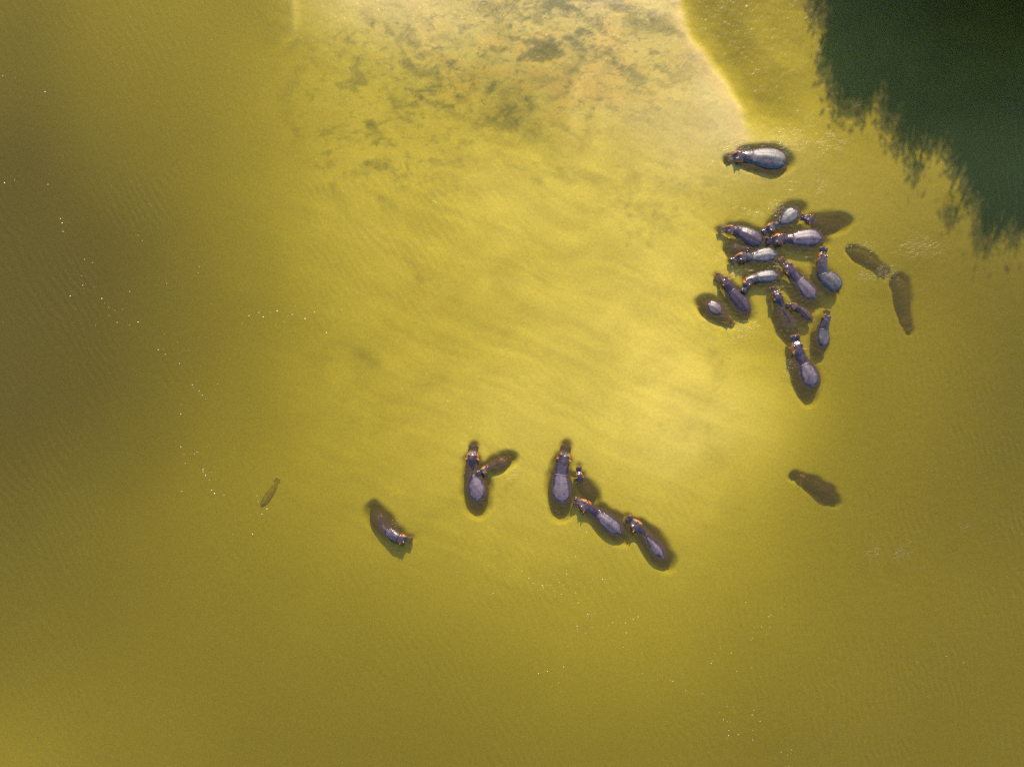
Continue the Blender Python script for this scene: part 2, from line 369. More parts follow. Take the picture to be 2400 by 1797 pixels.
xs = axis(-29.6, 29.6, .115, 110.0, 26); ys = axis(-22.4, 23.4, .115, 110.0, 26)
XX, YY = np.meshgrid(xs, ys)
bz, bcol, bgrain = bed_fields(XX.reshape(-1), YY.reshape(-1))
bz = halo_pits(XX.reshape(-1), YY.reshape(-1), bz)
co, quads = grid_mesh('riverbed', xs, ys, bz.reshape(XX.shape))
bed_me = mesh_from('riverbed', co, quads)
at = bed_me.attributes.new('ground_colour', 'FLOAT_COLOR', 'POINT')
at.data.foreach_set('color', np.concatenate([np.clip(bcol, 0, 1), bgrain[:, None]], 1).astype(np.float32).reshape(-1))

m_bed, nt, N, L, out = new_mat('silt_and_sand')
att = N('ShaderNodeAttribute'); att.attribute_name = 'ground_colour'
tc = N('ShaderNodeNewGeometry')
n1 = N('ShaderNodeTexNoise'); n1.inputs['Scale'].default_value = 7.0; n1.inputs['Detail'].default_value = 7.0; n1.inputs['Roughness'].default_value = .65
L(tc.outputs['Position'], n1.inputs['Vector'])
mr = N('ShaderNodeMapRange'); mr.inputs['From Min'].default_value = .3; mr.inputs['From Max'].default_value = .7; mr.inputs['To Min'].default_value = .88; mr.inputs['To Max'].default_value = 1.10
L(n1.outputs['Fac'], mr.inputs['Value'])
mu = N('ShaderNodeMix'); mu.data_type = 'RGBA'; mu.blend_type = 'MULTIPLY'; mu.inputs[0].default_value = 1.0
L(att.outputs['Color'], mu.inputs[6]); L(mr.outputs[0], mu.inputs[7])
mpb = N('ShaderNodeMapping'); mpb.inputs['Scale'].default_value = (1.5, 2.6, 1.0); L(tc.outputs['Position'], mpb.inputs['Vector'])
n3 = N('ShaderNodeTexNoise'); n3.inputs['Scale'].default_value = 1.0; n3.inputs['Detail'].default_value = 9.0; n3.inputs['Roughness'].default_value = .72; n3.inputs['Distortion'].default_value = .5
L(mpb.outputs[0], n3.inputs['Vector'])
r3 = N('ShaderNodeMapRange'); r3.inputs['From Min'].default_value = .52; r3.inputs['From Max'].default_value = .68; r3.inputs['To Min'].default_value = 0.0; r3.inputs['To Max'].default_value = .75
L(n3.outputs['Fac'], r3.inputs['Value'])
g3 = N('ShaderNodeMath'); g3.operation = 'MULTIPLY'; L(r3.outputs[0], g3.inputs[0]); L(att.outputs['Alpha'], g3.inputs[1])
mg = N('ShaderNodeMix'); mg.data_type = 'RGBA'; L(g3.outputs[0], mg.inputs[0]); L(mu.outputs[2], mg.inputs[6]); mg.inputs[7].default_value = (.12, .12, .105, 1)
bu = N('ShaderNodeBump'); bu.inputs['Strength'].default_value = .15; bu.inputs['Distance'].default_value = .02
L(n1.outputs['Fac'], bu.inputs['Height'])
df = N('ShaderNodeBsdfDiffuse'); L(mg.outputs[2], df.inputs['Color']); L(bu.outputs[0], df.inputs['Normal'])
L(df.outputs[0], out.inputs['Surface'])
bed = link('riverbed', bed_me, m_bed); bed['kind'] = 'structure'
bed['label'] = 'pale silt and tan sandbank forming the river bottom'

# ------------------------------------------------------------------ water: rippled surface closed into a body of turbid water
wxs = axis(-29.2, 29.2, .066, 105.0, 22); wys = axis(-22.0, 22.0, .066, 105.0, 22)
GX, GY = np.meshgrid(wxs, wys)
gx = GX.reshape(-1); gy = GY.reshape(-1)
gpx = gx / PX + 1200.0; gpy = 898.5 - gy / PX
def wave_field():
    h = np.zeros_like(gx)
    # wind wavelets: crests running steeply down to the right, nearly upright lower right
    warp = .35 * fbm(gx / 2.2, gy / 2.2, 3, 51)
    ang = math.radians(28)
    ph1 = (gx * math.cos(ang) + gy * math.sin(ang)) + warp
    ang2 = math.radians(6)
    ph2 = (gx * math.cos(ang2) + gy * math.sin(ang2)) + warp
    e1 = sstep(-.3, .7, fbm(gx / 5, gy / 5, 2, 52)); e2 = sstep(-.2, .7, fbm(gx / 4, gy / 4, 2, 53))
    rmask = sstep(1500, 1900, gpx)
    h += .0130 * np.sin(2 * math.pi * ph1 / .42) * (.45 + .55 * sstep(100, 500, gpy)) * e1 * (1 - rmask)
    h += .0150 * np.sin(2 * math.pi * ph2 / .36) * (.4 + .6 * sstep(80, 420, gpy)) * e2 * (rmask + .25)
    h += .0095 * fbm(gx / .30, gy / .22, 3, 54) * (.35 + .9 * sstep(1400, 1800, gpx))
    h += .0015 * fbm(gx / 2.6, gy / 1.2, 3, 55)
    # ripples ringing the animals that break the surface
    for H in HERD:
        t = H['tops']; P = H['pts']
        amp = .0085 if max(t) > 0 else .0065
        if max(t) < -.5: continue
        for (u, cx, cy) in (P[0], P[2], P[4]):
            X0, Y0 = W(cx, cy)
            k = np.nonzero((np.abs(gx - X0) < 3.2) & (np.abs(gy - Y0) < 3.2))[0]
            dx = gx[k] - X0; dy = gy[k] - Y0; r = np.hypot(dx, dy); th = np.arctan2(dy, dx)
            sector = sstep(-.1, .7, fbm(np.cos(th) * 1.3 + H['seed'], np.sin(th) * 1.3 + u * 7, 2, 60 + H['seed']))
            lam = .19 + .06 * ((H['seed'] * 37) % 10) / 10
            h[k] += amp * sector * np.exp(-((r - 1.1) / .9) ** 2) * np.sin(2 * math.pi * (r + .10 * fbm(gx[k] / .6, gy[k] / .6, 2, 61)) / lam)
    # patches of chop: px, py, radius px (x, y), height
    for cx, cy, rx, ry, a in CHOP:
        q = np.exp(-(((gpx - cx) / rx) ** 2 + ((gpy - cy) / ry) ** 2))
        k = np.nonzero(q > .03)[0]
        a2 = math.radians(35)
        cu = gx[k] * math.cos(a2) + gy[k] * math.sin(a2); cv = -gx[k] * math.sin(a2) + gy[k] * math.cos(a2)
        n = fbm(cu / .42, cv / .18, 3, 70 + int(cx) % 17)
        patch = sstep(-.35, .5, fbm(gx[k] / .9, gy[k] / .9, 2, 71))
        h[k] += .22 * a * q[k] * (1 - np.abs(n)) ** 2 * patch
        chop[k] = np.maximum(chop[k], a / .020 * q[k] * patch)
    # single crests seen in the photograph, each followed by two weaker ones
    for poly, gap, a in CRESTS:
        x0 = min(p[0] for p in poly) - 40; x1 = max(p[0] for p in poly) + 40; y0 = min(p[1] for p in poly) - 40; y1 = max(p[1] for p in poly) + 40
        k = np.nonzero((gpx > x0) & (gpx < x1) & (gpy > y0) & (gpy < y1))[0]
        qx = gpx[k] + 3 * fbm(gpx[k] / 30, gpy[k] / 30, 2, 75); qy = gpy[k] + 3 * fbm(gpx[k] / 30, gpy[k] / 30, 2, 76)
        d, sd = seg_dist(qx, qy, poly); sd = d * sd
        brk = sstep(-.5, .4, fbm(gpx[k] / 22, gpy[k] / 22, 2, 77))
        for n_ in range(3): h[k] += a * (1, .7, .45)[n_] * brk * np.exp(-((sd - n_ * gap) / 3.4) ** 2)
    return h
CRESTS = [
 ([(2040,634),(2075,648),(2105,641),(2135,626)], 9, .020), ([(2115,602),(2150,584),(2190,562),(2235,536)], 10, .018), ([(2095,588),(2140,566),(2180,546)], 11, .014), ([(2150,640),(2175,610),(2195,580)], 9, .010),
 ([(1990,640),(2030,652),(2080,660)], 9, .010), ([(1716,352),(1745,335),(1790,316),(1830,302)], 8, .012), ([(1790,470),(1830,452),(1880,440),(1915,420)], 9, .012), ([(1690,520),(1720,500),(1760,486)], 9, .010),
 ([(1890,420),(1930,400),(1970,360)], 10, .010), ([(1630,695),(1626,730),(1640,768),(1680,792)], -9, .012), ([(1660,660),(1680,628),(1715,605)], 8, .008), ([(1640,560),(1652,520),(1680,498)], 8, .008),
 ([(1062,1150),(1066,1090),(1090,1044),(1130,1022),(1180,1016)], -8, .014), ([(1075,1190),(1090,1220),(1115,1240)], 8, .012), ([(1290,1060),(1305,1036),(1335,1018),(1370,1022)], -8, .012), ([(1170,1130),(1200,1120),(1230,1100)], 8, .010),
 ([(940,1228),(970,1216),(1000,1222)], 8, .014), ([(920,1270),(945,1292),(980,1300)], 8, .010), ([(1100,1290),(1140,1282),(1190,1286)], 9, .008), ([(1400,1180),(1440,1160),(1480,1150)], 9, .008), ([(1540,1240),(1580,1250),(1610,1280)], 9, .010),
 ([(1940,1250),(1990,1236),(2050,1214),(2110,1200)], 10, .016), ([(1960,1290),(2020,1282),(2090,1262),(2150,1250)], 10, .016), ([(2040,1320),(2100,1296),(2160,1262)], 9, .016), ([(2180,1250),(2210,1230),(2240,1212)], 9, .016), ([(1880,1262),(1930,1264)], 9, .012), ([(1870,1090),(1900,1060),(1950,1050)], 9, .007),
 ([(2060,1410),(2110,1404),(2150,1392)], 9, .012), ([(2020,1070),(2030,1110),(2024,1160)], 9, .008), ([(1780,780),(1800,820),(1830,850)], 8, .006), ([(2000,870),(2060,850),(2120,860)], 10, .006), ([(1900,300),(1960,290),(2010,310)], 10, .008), ([(1850,250),(1900,230),(1960,240)], 10, .007),
 ([(1685,60),(1690,90),(1720,120),(1760,145),(1800,170)], 7, .012), ([(1690,20),(1686,50),(1694,84)], 7, .010),
]
CHOP = [
 (2060,1205,45,22,.030),(2120,1240,90,40,.020),(2235,1225,40,30,.026),(2080,1295,70,24,.022),(1965,1262,60,30,.018),(2100,1405,20,10,.030),(2150,1330,40,25,.012),
 (2050,640,60,20,.024),(2020,590,45,26,.018),(2160,580,70,40,.016),(2105,650,30,16,.024),
 (1860,470,70,22,.022),(1830,490,40,26,.020),(1760,500,60,26,.012),(1900,440,60,40,.014),(1700,540,30,26,.010),
 (1735,345,50,18,.016),(1765,335,40,12,.020),(1850,330,70,40,.012),(1900,250,120,60,.008),(1960,330,90,60,.010),
 (1735,640,24,18,.022),(1745,765,40,18,.020),(1730,790,24,20,.018),(1850,860,26,40,.014),(1835,620,30,20,.014),(1650,660,60,30,.007),
 (920,1235,22,16,.026),(960,1230,50,26,.008),(1185,1105,36,26,.024),(1150,1050,40,20,.018),(1340,1050,40,24,.012),(1290,1200,26,40,.020),(1300,1290,40,40,.018),(1190,1300,60,30,.010),
 (1370,1440,30,14,.022),(1150,1390,40,14,.010),(1430,1055,60,20,.010),(1530,1230,40,20,.012),
 (1700,20,40,30,.003),(1725,90,60,40,.003),(1760,150,60,30,.003),(1850,60,110,60,.003),
 (2030,870,40,30,.006),(2090,1090,60,60,.006),(2010,1430,60,60,.006),(1950,1720,50,40,.012),(1850,1560,80,120,.004),
]
chop = np.zeros_like(gx)
h = wave_field()
edge = sstep(29.2, 28.6, np.abs(gx)) * sstep(22.0, 21.6, np.abs(gy))
h *= edge
co, quads = grid_mesh('water', wxs, wys, h.reshape(GX.shape))
nx, ny = len(wxs), len(wys)
ring = np.concatenate([np.arange(nx), np.arange(1, ny) * nx + nx - 1, (ny - 1) * nx + np.arange(nx - 2, -1, -1), np.arange(ny - 2, 0, -1) * nx])
low = co[ring].copy(); low[:, 2] = -6.0
base = len(co); nr = len(ring)
ctr = np.array([[0, 0, -6.0]], np.float32)
co2 = np.concatenate([co, low, ctr])
i = np.arange(nr); j = (i + 1) % nr
skirt = np.stack([ring[i], base + i, base + j, ring[j]], -1).astype(np.int32)
fan = np.stack([base + j, base + i, np.full(nr, base + nr)], -1).astype(np.int32)
wat_me = mesh_from('river_water', co2, np.concatenate([quads, skirt]), fan)

ca = wat_me.attributes.new('chop', 'FLOAT', 'POINT')
ca.data.foreach_set('value', np.concatenate([np.clip(chop, 0, 1), np.zeros(nr + 1)]).astype(np.float32))
m_wat, nt, N, L, out = new_mat('turbid_water')
geo = N('ShaderNodeNewGeometry')
mp = N('ShaderNodeMapping'); mp.inputs['Rotation'].default_value = (0, 0, math.radians(30)); mp.inputs['Scale'].default_value = (7.0, 3.6, 5.0)
L(geo.outputs['Position'], mp.inputs['Vector'])
nz = N('ShaderNodeTexNoise'); nz.inputs['Scale'].default_value = 1.0; nz.inputs['Detail'].default_value = 3.0; nz.inputs['Distortion'].default_value = .4
L(mp.outputs[0], nz.inputs['Vector'])
bp = N('ShaderNodeBump'); bp.inputs['Strength'].default_value = .75; bp.inputs['Distance'].default_value = .05
L(nz.outputs['Fac'], bp.inputs['Height'])
mp2 = N('ShaderNodeMapping'); mp2.inputs['Rotation'].default_value = (0, 0, math.radians(-38)); mp2.inputs['Scale'].default_value = (4.0, 11.0, 5.0)
L(geo.outputs['Position'], mp2.inputs['Vector'])
nz2 = N('ShaderNodeTexNoise'); nz2.inputs['Scale'].default_value = 1.0; nz2.inputs['Detail'].default_value = 4.0; nz2.inputs['Distortion'].default_value = .9
L(mp2.outputs[0], nz2.inputs['Vector'])
cat_ = N('ShaderNodeAttribute'); cat_.attribute_name = 'chop'
b2 = N('ShaderNodeBump'); b2.inputs['Distance'].default_value = .10; L(cat_.outputs['Fac'], b2.inputs['Strength']); L(nz2.outputs['Fac'], b2.inputs['Height'])
L(b2.outputs[0], bp.inputs['Normal'])
tr = N('ShaderNodeBsdfTransparent')
di = N('ShaderNodeBsdfDiffuse'); di.inputs['Color'].default_value = (.42, .332, .085, 1); L(bp.outputs[0], di.inputs['Normal'])
m1 = N('ShaderNodeMixShader'); m1.inputs[0].default_value = .066; L(tr.outputs[0], m1.inputs[1]); L(di.outputs[0], m1.inputs[2])
lw = N('ShaderNodeLayerWeight'); lw.inputs['Blend'].default_value = .5; L(bp.outputs[0], lw.inputs['Normal'])
pw = N('ShaderNodeMath'); pw.operation = 'POWER'; pw.inputs[1].default_value = 5.0; L(lw.outputs['Facing'], pw.inputs[0])
fr = N('ShaderNodeMath'); fr.operation = 'MULTIPLY_ADD'; fr.inputs[1].default_value = .98; fr.inputs[2].default_value = .02; L(pw.outputs[0], fr.inputs[0])
gl = N('ShaderNodeBsdfGlossy'); gl.inputs['Roughness'].default_value = .30; L(bp.outputs[0], gl.inputs['Normal'])
gs = N('ShaderNodeBsdfGlossy'); gs.inputs['Roughness'].default_value = .07; L(bp.outputs[0], gs.inputs['Normal'])
mgl = N('ShaderNodeMixShader'); mgl.inputs[0].default_value = .03; L(gl.outputs[0], mgl.inputs[1]); L(gs.outputs[0], mgl.inputs[2])
m2 = N('ShaderNodeMixShader'); L(fr.outputs[0], m2.inputs[0]); L(m1.outputs[0], m2.inputs[1]); L(mgl.outputs[0], m2.inputs[2])
L(m2.outputs[0], out.inputs['Surface'])
SS = (.25, .195, .085); SA = (.74, .76, 2.3); DN = 2.5
vsn = N('ShaderNodeVolumeScatter'); vsn.inputs['Density'].default_value = DN; vsn.inputs['Color'].default_value = tuple(x / DN for x in SS) + (1,); vsn.inputs['Anisotropy'].default_value = .6
van = N('ShaderNodeVolumeAbsorption'); van.inputs['Density'].default_value = DN; van.inputs['Color'].default_value = tuple(1 - x / DN for x in SA) + (1,)
ad = N('ShaderNodeAddShader'); L(vsn.outputs[0], ad.inputs[0]); L(van.outputs[0], ad.inputs[1]); L(ad.outputs[0], out.inputs['Volume'])
water = link('river_water', wat_me, m_wat); water['kind'] = 'structure'
water['label'] = 'murky yellow-green river water with fine ripples'

# ------------------------------------------------------------------ hippos
def skin_material():
    m, nt, N, L, out = new_mat('hippo_skin')
    att = N('ShaderNodeAttribute'); att.attribute_name = 'skin'
    tcn = N('ShaderNodeTexCoord')
    nz = N('ShaderNodeTexNoise'); nz.inputs['Scale'].default_value = 9.0; nz.inputs['Detail'].default_value = 6.0; nz.inputs['Roughness'].default_value = .65
    L(tcn.outputs['Object'], nz.inputs['Vector'])
    mr = N('ShaderNodeMapRange'); mr.inputs['From Min'].default_value = .3; mr.inputs['From Max'].default_value = .7; mr.inputs['To Min'].default_value = .50; mr.inputs['To Max'].default_value = 1.40
    L(nz.outputs['Fac'], mr.inputs['Value'])
    mu = N('ShaderNodeMix'); mu.data_type = 'RGBA'; mu.blend_type = 'MULTIPLY'; mu.inputs[0].default_value = 1.0
    L(att.outputs['Color'], mu.inputs[6]); L(mr.outputs[0], mu.inputs[7])
    ro = N('ShaderNodeMapRange'); ro.inputs['To Min'].default_value = .16; ro.inputs['To Max'].default_value = .50
    L(att.outputs['Alpha'], ro.inputs['Value'])
    vo = N('ShaderNodeTexVoronoi'); vo.feature = 'DISTANCE_TO_EDGE'; vo.inputs['Scale'].default_value = 16.0; L(tcn.outputs['Object'], vo.inputs['Vector'])
    n2 = N('ShaderNodeTexNoise'); n2.inputs['Scale'].default_value = 30.0; n2.inputs['Detail'].default_value = 4.0; L(tcn.outputs['Object'], n2.inputs['Vector'])
    am = N('ShaderNodeMath'); am.operation = 'MULTIPLY_ADD'; am.inputs[1].default_value = .6; L(vo.outputs['Distance'], am.inputs[0]); L(n2.outputs['Fac'], am.inputs[2])
    bp = N('ShaderNodeBump'); bp.inputs['Strength'].default_value = .45; bp.inputs['Distance'].default_value = .02; L(am.outputs[0], bp.inputs['Height'])
    pb = N('ShaderNodeBsdfPrincipled'); L(mu.outputs[2], pb.inputs['Base Color']); L(ro.outputs[0], pb.inputs['Roughness']); L(bp.outputs[0], pb.inputs['Normal'])
    # skin under water has almost no mirror of its own: water and wet hide are index-matched
    gp = N('ShaderNodeNewGeometry'); sx = N('ShaderNodeSeparateXYZ'); L(gp.outputs['Position'], sx.inputs[0])
    sp = N('ShaderNodeMapRange'); sp.inputs['From Min'].default_value = -.015; sp.inputs['From Max'].default_value = .01; sp.inputs['To Min'].default_value = .05; sp.inputs['To Max'].default_value = .5
    L(sx.outputs['Z'], sp.inputs['Value']); L(sp.outputs[0], pb.inputs['Specular IOR Level'])
    L(pb.outputs[0], out.inputs['Surface'])
    return m
def plain(name, col, rough, spec=.5):
    m, nt, N, L, out = new_mat(name)
    pb = N('ShaderNodeBsdfPrincipled'); pb.inputs['Roughness'].default_value = rough; pb.inputs['Specular IOR Level'].default_value = spec
    g = N('ShaderNodeTexCoord'); n = N('ShaderNodeTexNoise'); n.inputs['Scale'].default_value = 18.0; L(g.outputs['Object'], n.inputs['Vector'])
    r = N('ShaderNodeValToRGB'); r.color_ramp.elements[0].color = tuple(c * .6 for c in col) + (1,); r.color_ramp.elements[1].color = tuple(min(1, c * 1.35) for c in col) + (1,)
    r.color_ramp.elements[0].position = .3; r.color_ramp.elements[1].position = .7
    L(n.outputs['Fac'], r.inputs['Fac']); L(r.outputs[0], pb.inputs['Base Color']); L(pb.outputs[0], out.inputs['Surface'])
    return m
m_skin = skin_material()
m_ear = plain('ear_skin', (.42, .13, .035), .35)
m_eye = plain('eye_dark', (.012, .009, .008), .08, .8)
m_nos = plain('nostril_dark', (.02, .012, .012), .3)

TOP_U = [0, .02, .06, .11, .165, .22, .30, .42, .52, .65, .76, .88, .95, 1.0]
stations = np.unique(np.concatenate([np.linspace(0, .03, 8), np.linspace(.03, .26, 40), np.linspace(.26, .355, 10), np.linspace(.355, .42, 20), np.linspace(.42, 1, 46)]))
NA = 44
theta = np.arange(NA) / NA * 2 * math.pi

def uv_ball(r, seg=10, rings=6, sq=(1, 1, 1)):
    bm = bmesh.new(); bmesh.ops.create_uvsphere(bm, u_segments=seg, v_segments=rings, radius=r)
    for v in bm.verts: v.co = Vector((v.co.x * sq[0], v.co.y * sq[1], v.co.z * sq[2]))
    for f in bm.faces: f.smooth = True
    return bm

def ear_mesh(name, s):
    """cupped, pointed-oval ear standing on its base, opening towards local -x"""
    n, k = 10, 7; verts = []; faces = []
    for a in range(k + 1):
        t = a / k; w = .36 * math.sin(math.pi * (0.16 + .80 * t)) ** .8 * s; z = t * s
        for b in range(n):
            q = b / n * 2 * math.pi
            x = .10 * s * math.sin(q) * (1 - .5 * t) + .30 * s * (math.cos(q) ** 2) * -.45 + .18 * s * t
            verts.append((x, w * math.cos(q), z))
    for a in range(k):
        for b in range(n):
            faces.append((a*n + b, a*n + (b+1) % n, (a+1)*n + (b+1) % n, (a+1)*n + b))
    faces.append(tuple(range(n))[::-1]); faces.append(tuple(k*n + b for b in range(n)))
    me = bpy.data.meshes.new(name); me.from_pydata(verts, [], faces)
    for p in me.polygons: p.use_smooth = True
    return me

def build_hippo(H):
    P = H['pts']; u_k = [p[0] for p in P]
    wx = [W(p[1], p[2])[0] for p in P]; wy = [W(p[1], p[2])[1] for p in P]
    fine = np.linspace(0, 1, 400)
    fx = hermite(u_k, wx, fine); fy = hermite(u_k, wy, fine)
    Lg = float(np.sum(np.hypot(np.diff(fx), np.diff(fy))))
    u = stations
    cx = hermite(u_k, wx, u); cy = hermite(u_k, wy, u)
    e = 1e-3
    tx = hermite(u_k, wx, np.clip(u + e, 0, 1)) - hermite(u_k, wx, np.clip(u - e, 0, 1))
    ty = hermite(u_k, wy, np.clip(u + e, 0, 1)) - hermite(u_k, wy, np.clip(u - e, 0, 1))
    # soften the tangent so tight bends of the neck do not fold the skin
    ker = np.array([1, 2, 3, 4, 3, 2, 1], float); ker /= ker.sum()
    tl = np.hypot(tx, ty); tx /= tl; ty /= tl
    tx = np.convolve(np.pad(tx, 3, 'edge'), ker, 'valid'); ty = np.convolve(np.pad(ty, 3, 'edge'), ker, 'valid')
    tl = np.hypot(tx, ty); tx /= tl; ty /= tl
    lx, ly = -ty, tx
    seed = H['seed']; rs = np.random.default_rng(seed)
    wf = H['wf'] * Lg
    hw = hermite(U_K, HW_K, u) * wf
    headw = np.where(u < .24, (1.0 / max(.8, H['wf'])) ** .5, 1.0); hw = hw * headw
    th = hermite(U_K, TH_K, u) * Lg
    muz, eye, nape, wit, bck, rmp = H['tops']
    bck = bck * .62 if bck > 0 else bck; wit = wit * .62 if wit > 0 else wit
    dz = -.02 * Lg
    topz = hermite(TOP_U, [muz - .045*Lg, muz - .012*Lg, muz, (muz*.62 + eye*.38) - .018*Lg, eye - .012*Lg, eye*.85 + nape*.15 - .010*Lg, nape, wit, bck*.6 + wit*.4, bck, bck*.8 + rmp*.2, rmp, rmp - .06*Lg, rmp - .15*Lg], u)
    botz = topz - th
    zc = topz - .46 * th
    c = np.cos(theta)[None, :]; s = np.sin(theta)[None, :]
    box = np.clip(1 - u / .10, 0, 1)[:, None]
    pe = 1.0 - .35 * box
    flat = np.maximum(sstep(.30, .50, u), .8 * sstep(.08, .14, u))[:, None]
    lat = np.sign(c) * np.abs(c) ** (pe - .16 * flat)
    vert = np.sign(s) * np.abs(s) ** (1.0 - .30 * box - .13 * flat)
    xl = hw[:, None] * lat
    zz = np.where(s >= 0, zc[:, None] + (topz - zc)[:, None] * vert, zc[:, None] + (zc - botz)[:, None] * vert)
    U = np.broadcast_to(u[:, None], xl.shape)
    upper = sstep(-.1, .35, s)
    def bump(u0, su, l0, sl): return np.exp(-((U - u0) / su) ** 2 - ((np.abs(lat) - l0) / sl) ** 2) * upper
    zz = zz + Lg * (.022 * bump(.162, .014, .60, .20) + .012 * bump(.158, .03, .75, .25) + .010 * bump(.026, .013, .48, .20) + .012 * bump(.212, .014, .70, .2))
    zz = zz - Lg * (.010 * bump(.10, .03, 0, .30) + .006 * bump(.165, .02, 0, .22) + .006 * bump(.026, .015, 0, .15))
    # spine ridge and hip/shoulder modelling
    ridge = sstep(.40, .47, U) * sstep(.97, .86, U)
    zz = zz + Lg * .018 * ridge * np.exp(-(lat / .10) ** 2) * (s > 0)
    zz = zz + Lg * .006 * sstep(.24, .28, U) * sstep(.40, .34, U) * np.exp(-(lat / .16) ** 2) * (s > 0)
    # skin folds where neck meets shoulder and behind the ears
    f1 = np.exp(-((U - .392) / .0045) ** 2); f2 = np.exp(-((U - .401) / .0045) ** 2); f3 = np.exp(-((U - .262) / .006) ** 2); f4 = np.exp(-((U - .383) / .004) ** 2)
    rad = 1 - .050 * f1 + .045 * f2 + .030 * f4 - .035 * f3
    lump = .012 * fbm(U * 14 + seed * 3.1, np.cos(theta)[None, :] * 2 + np.sin(theta)[None, :] * 1.3 + seed, 3, 80 + seed)
    rad = rad + lump * sstep(.25, .5, U) * .8
    xl = xl * rad; zz = zc[:, None] + (zz - zc[:, None]) * rad
    X = cx[:, None] + lx[:, None] * xl; Y = cy[:, None] + ly[:, None] * xl
    # ---- skin colour: dark wet hide, maroon flanks, orange face folds, pale dry back
    nA = fbm(X * 7 + seed, Y * 7 + zz * 5, 4, 90 + seed); nB = fbm(X * 2.6 - seed, Y * 2.6 + zz * 2, 3, 130 + seed)
    wet = [np.array([.027, .021, .026]), np.array([.030, .017, .023]), np.array([.044, .023, .020]), np.array([.075, .052, .036]), np.array([.30, .235, .115])][H['tint']]  # last two tones paler: the water's murky veil put into sunken animals' skin
    flank = np.array([.13, .042, .026]); orange = np.array([.44, .16, .035]); pink = np.array([.17, .10, .085])
    dryc = [np.array([.116, .104, .104]), np.array([.104, .079, .097]), np.array([.108, .080, .082]), np.array([.15, .12, .11]), np.array([.30, .235, .115])][H['tint']]
    col = np.broadcast_to(wet, X.shape + (3,)).copy()
    def mixc(t, k):
        nonlocal col
        t = np.clip(t, 0, 1)[..., None]; col = col * (1 - t) + k * t
    if H['tint'] < 4: mixc(.7 * sstep(.55, -.1, s) * sstep(.3, .45, U), flank)
    of = H.get('orange', 1.0)
    cheek = sstep(.105, .13, U) * sstep(.262, .235, U) * sstep(.80, .45, s) * sstep(-.7, -.2, s)
    brow = np.exp(-((U - .162) / .020) ** 2) * np.exp(-((np.abs(lat) - .72) / .16) ** 2)
    earb = np.exp(-((U - .216) / .020) ** 2) * np.exp(-((np.abs(lat) - .82) / .18) ** 2)
    lip = sstep(.055, .02, U) * sstep(.85, .45, s)
    neckf = sstep(.25, .28, U) * sstep(.39, .35, U) * sstep(.65, .3, s) * .55
    om = np.clip(cheek * 1.1 + brow + earb * 1.2 + lip * .8 + neckf * (of > 1.2), 0, 1) * sstep(-.60, .25, nA + .14 * of) * (H['tint'] < 4)
    mixc(om * min(1, .8 * of), orange)
    mixc(.35 * sstep(.1, .7, nB) * sstep(.26, .2, U) * (s > 0), pink)
    # dry hide: only what has stayed above the water long enough
    wl = zz - (max(.022, .32 * bck) + .010 * nB + .006 * nA)
    dry = sstep(-.004, .010, wl) * sstep(.375, .40, U) * H['dry']
    dryn = sstep(.02, .06, wl) * sstep(.26, .29, U) * sstep(.40, .38, U) * H['dry'] * .45
    dryh = sstep(.10, .16, zz) * sstep(.135, .15, U) * sstep(.27, .25, U) * .30 * (np.abs(lat) < .6)
    dd = np.clip(dry + dryn, 0, 1)
    mixc(dd * (1 - .45 * sstep(.25, .8, nB)), dryc * (1 + .30 * nA[..., None]))
    mixc(dryh, np.array([.12, .10, .105]))
    mixc(.55 * f1 * (s > 0), np.array([.03, .02, .02])); mixc(.4 * f2 * (zz > 0), dryc)
    # ---- mesh
    ox, oy = float(hermite(u_k, wx, .6)), float(hermite(u_k, wy, .6))
    co = np.stack([X - ox, Y - oy, zz], -1).reshape(-1, 3)
    cc = np.concatenate([col, dd[..., None]], -1).reshape(-1, 4)
    M = len(u); V = [tuple(v) for v in co]; C = [tuple(v) for v in cc]
    skip = set(); legs = []
    for ua, ub, ja, jb in ((.44, .52, 29, 34), (.44, .52, 32 + 0, 37 + 0), (.80, .88, 29, 34), (.80, .88, 32, 37)):
        i0 = int(np.searchsorted(u, ua)); i1 = int(np.searchsorted(u, ub))
        # left leg on angles ~ 215-245 deg, right leg mirrored
        if ja == 29: a0, a1 = int(NA * .585), int(NA * .585) + 5
        else: a1 = NA - int(NA * .585) + NA // 2 ; a1 = int(NA * .915); a0 = a1 - 5
        legs.append((i0, i1, a0, a1))
        for i in range(i0, i1):
            for j in range(a0, a1): skip.add((i, j % NA))
    F = []
    for i in range(M - 1):
        for j in range(NA):
            if (i, j) in skip: continue
            j2 = (j + 1) % NA
            F.append((i*NA + j, i*NA + j2, (i+1)*NA + j2, (i+1)*NA + j))
    for i in (0, M - 1):
        cen = co[i*NA:(i+1)*NA].mean(0); V.append(tuple(cen)); C.append(C[i*NA]); k = len(V) - 1
        for j in range(NA): F.append((i*NA + j, i*NA + (j+1) % NA, k))
    leg_len = .13 * Lg
    for (i0, i1, a0, a1) in legs:
        loop = [(i0, j) for j in range(a0, a1)] + [(i, a1) for i in range(i0, i1)] + [(i1, j) for j in range(a1, a0, -1)] + [(i, a0) for i in range(i1, i0, -1)]
        idx = [i*NA + (j % NA) for i, j in loop]; pts = np.array([V[q] for q in idx]); cen = pts.mean(0)
        im = (i0 + i1) // 2; T = np.array([tx[im], ty[im]]); S_ = np.array([lx[im], ly[im]])
        rel = pts[:, :2] - cen[:2]; ang = np.arctan2(rel @ S_, rel @ T)
        prev = idx
        zb = pts[:, 2].min()
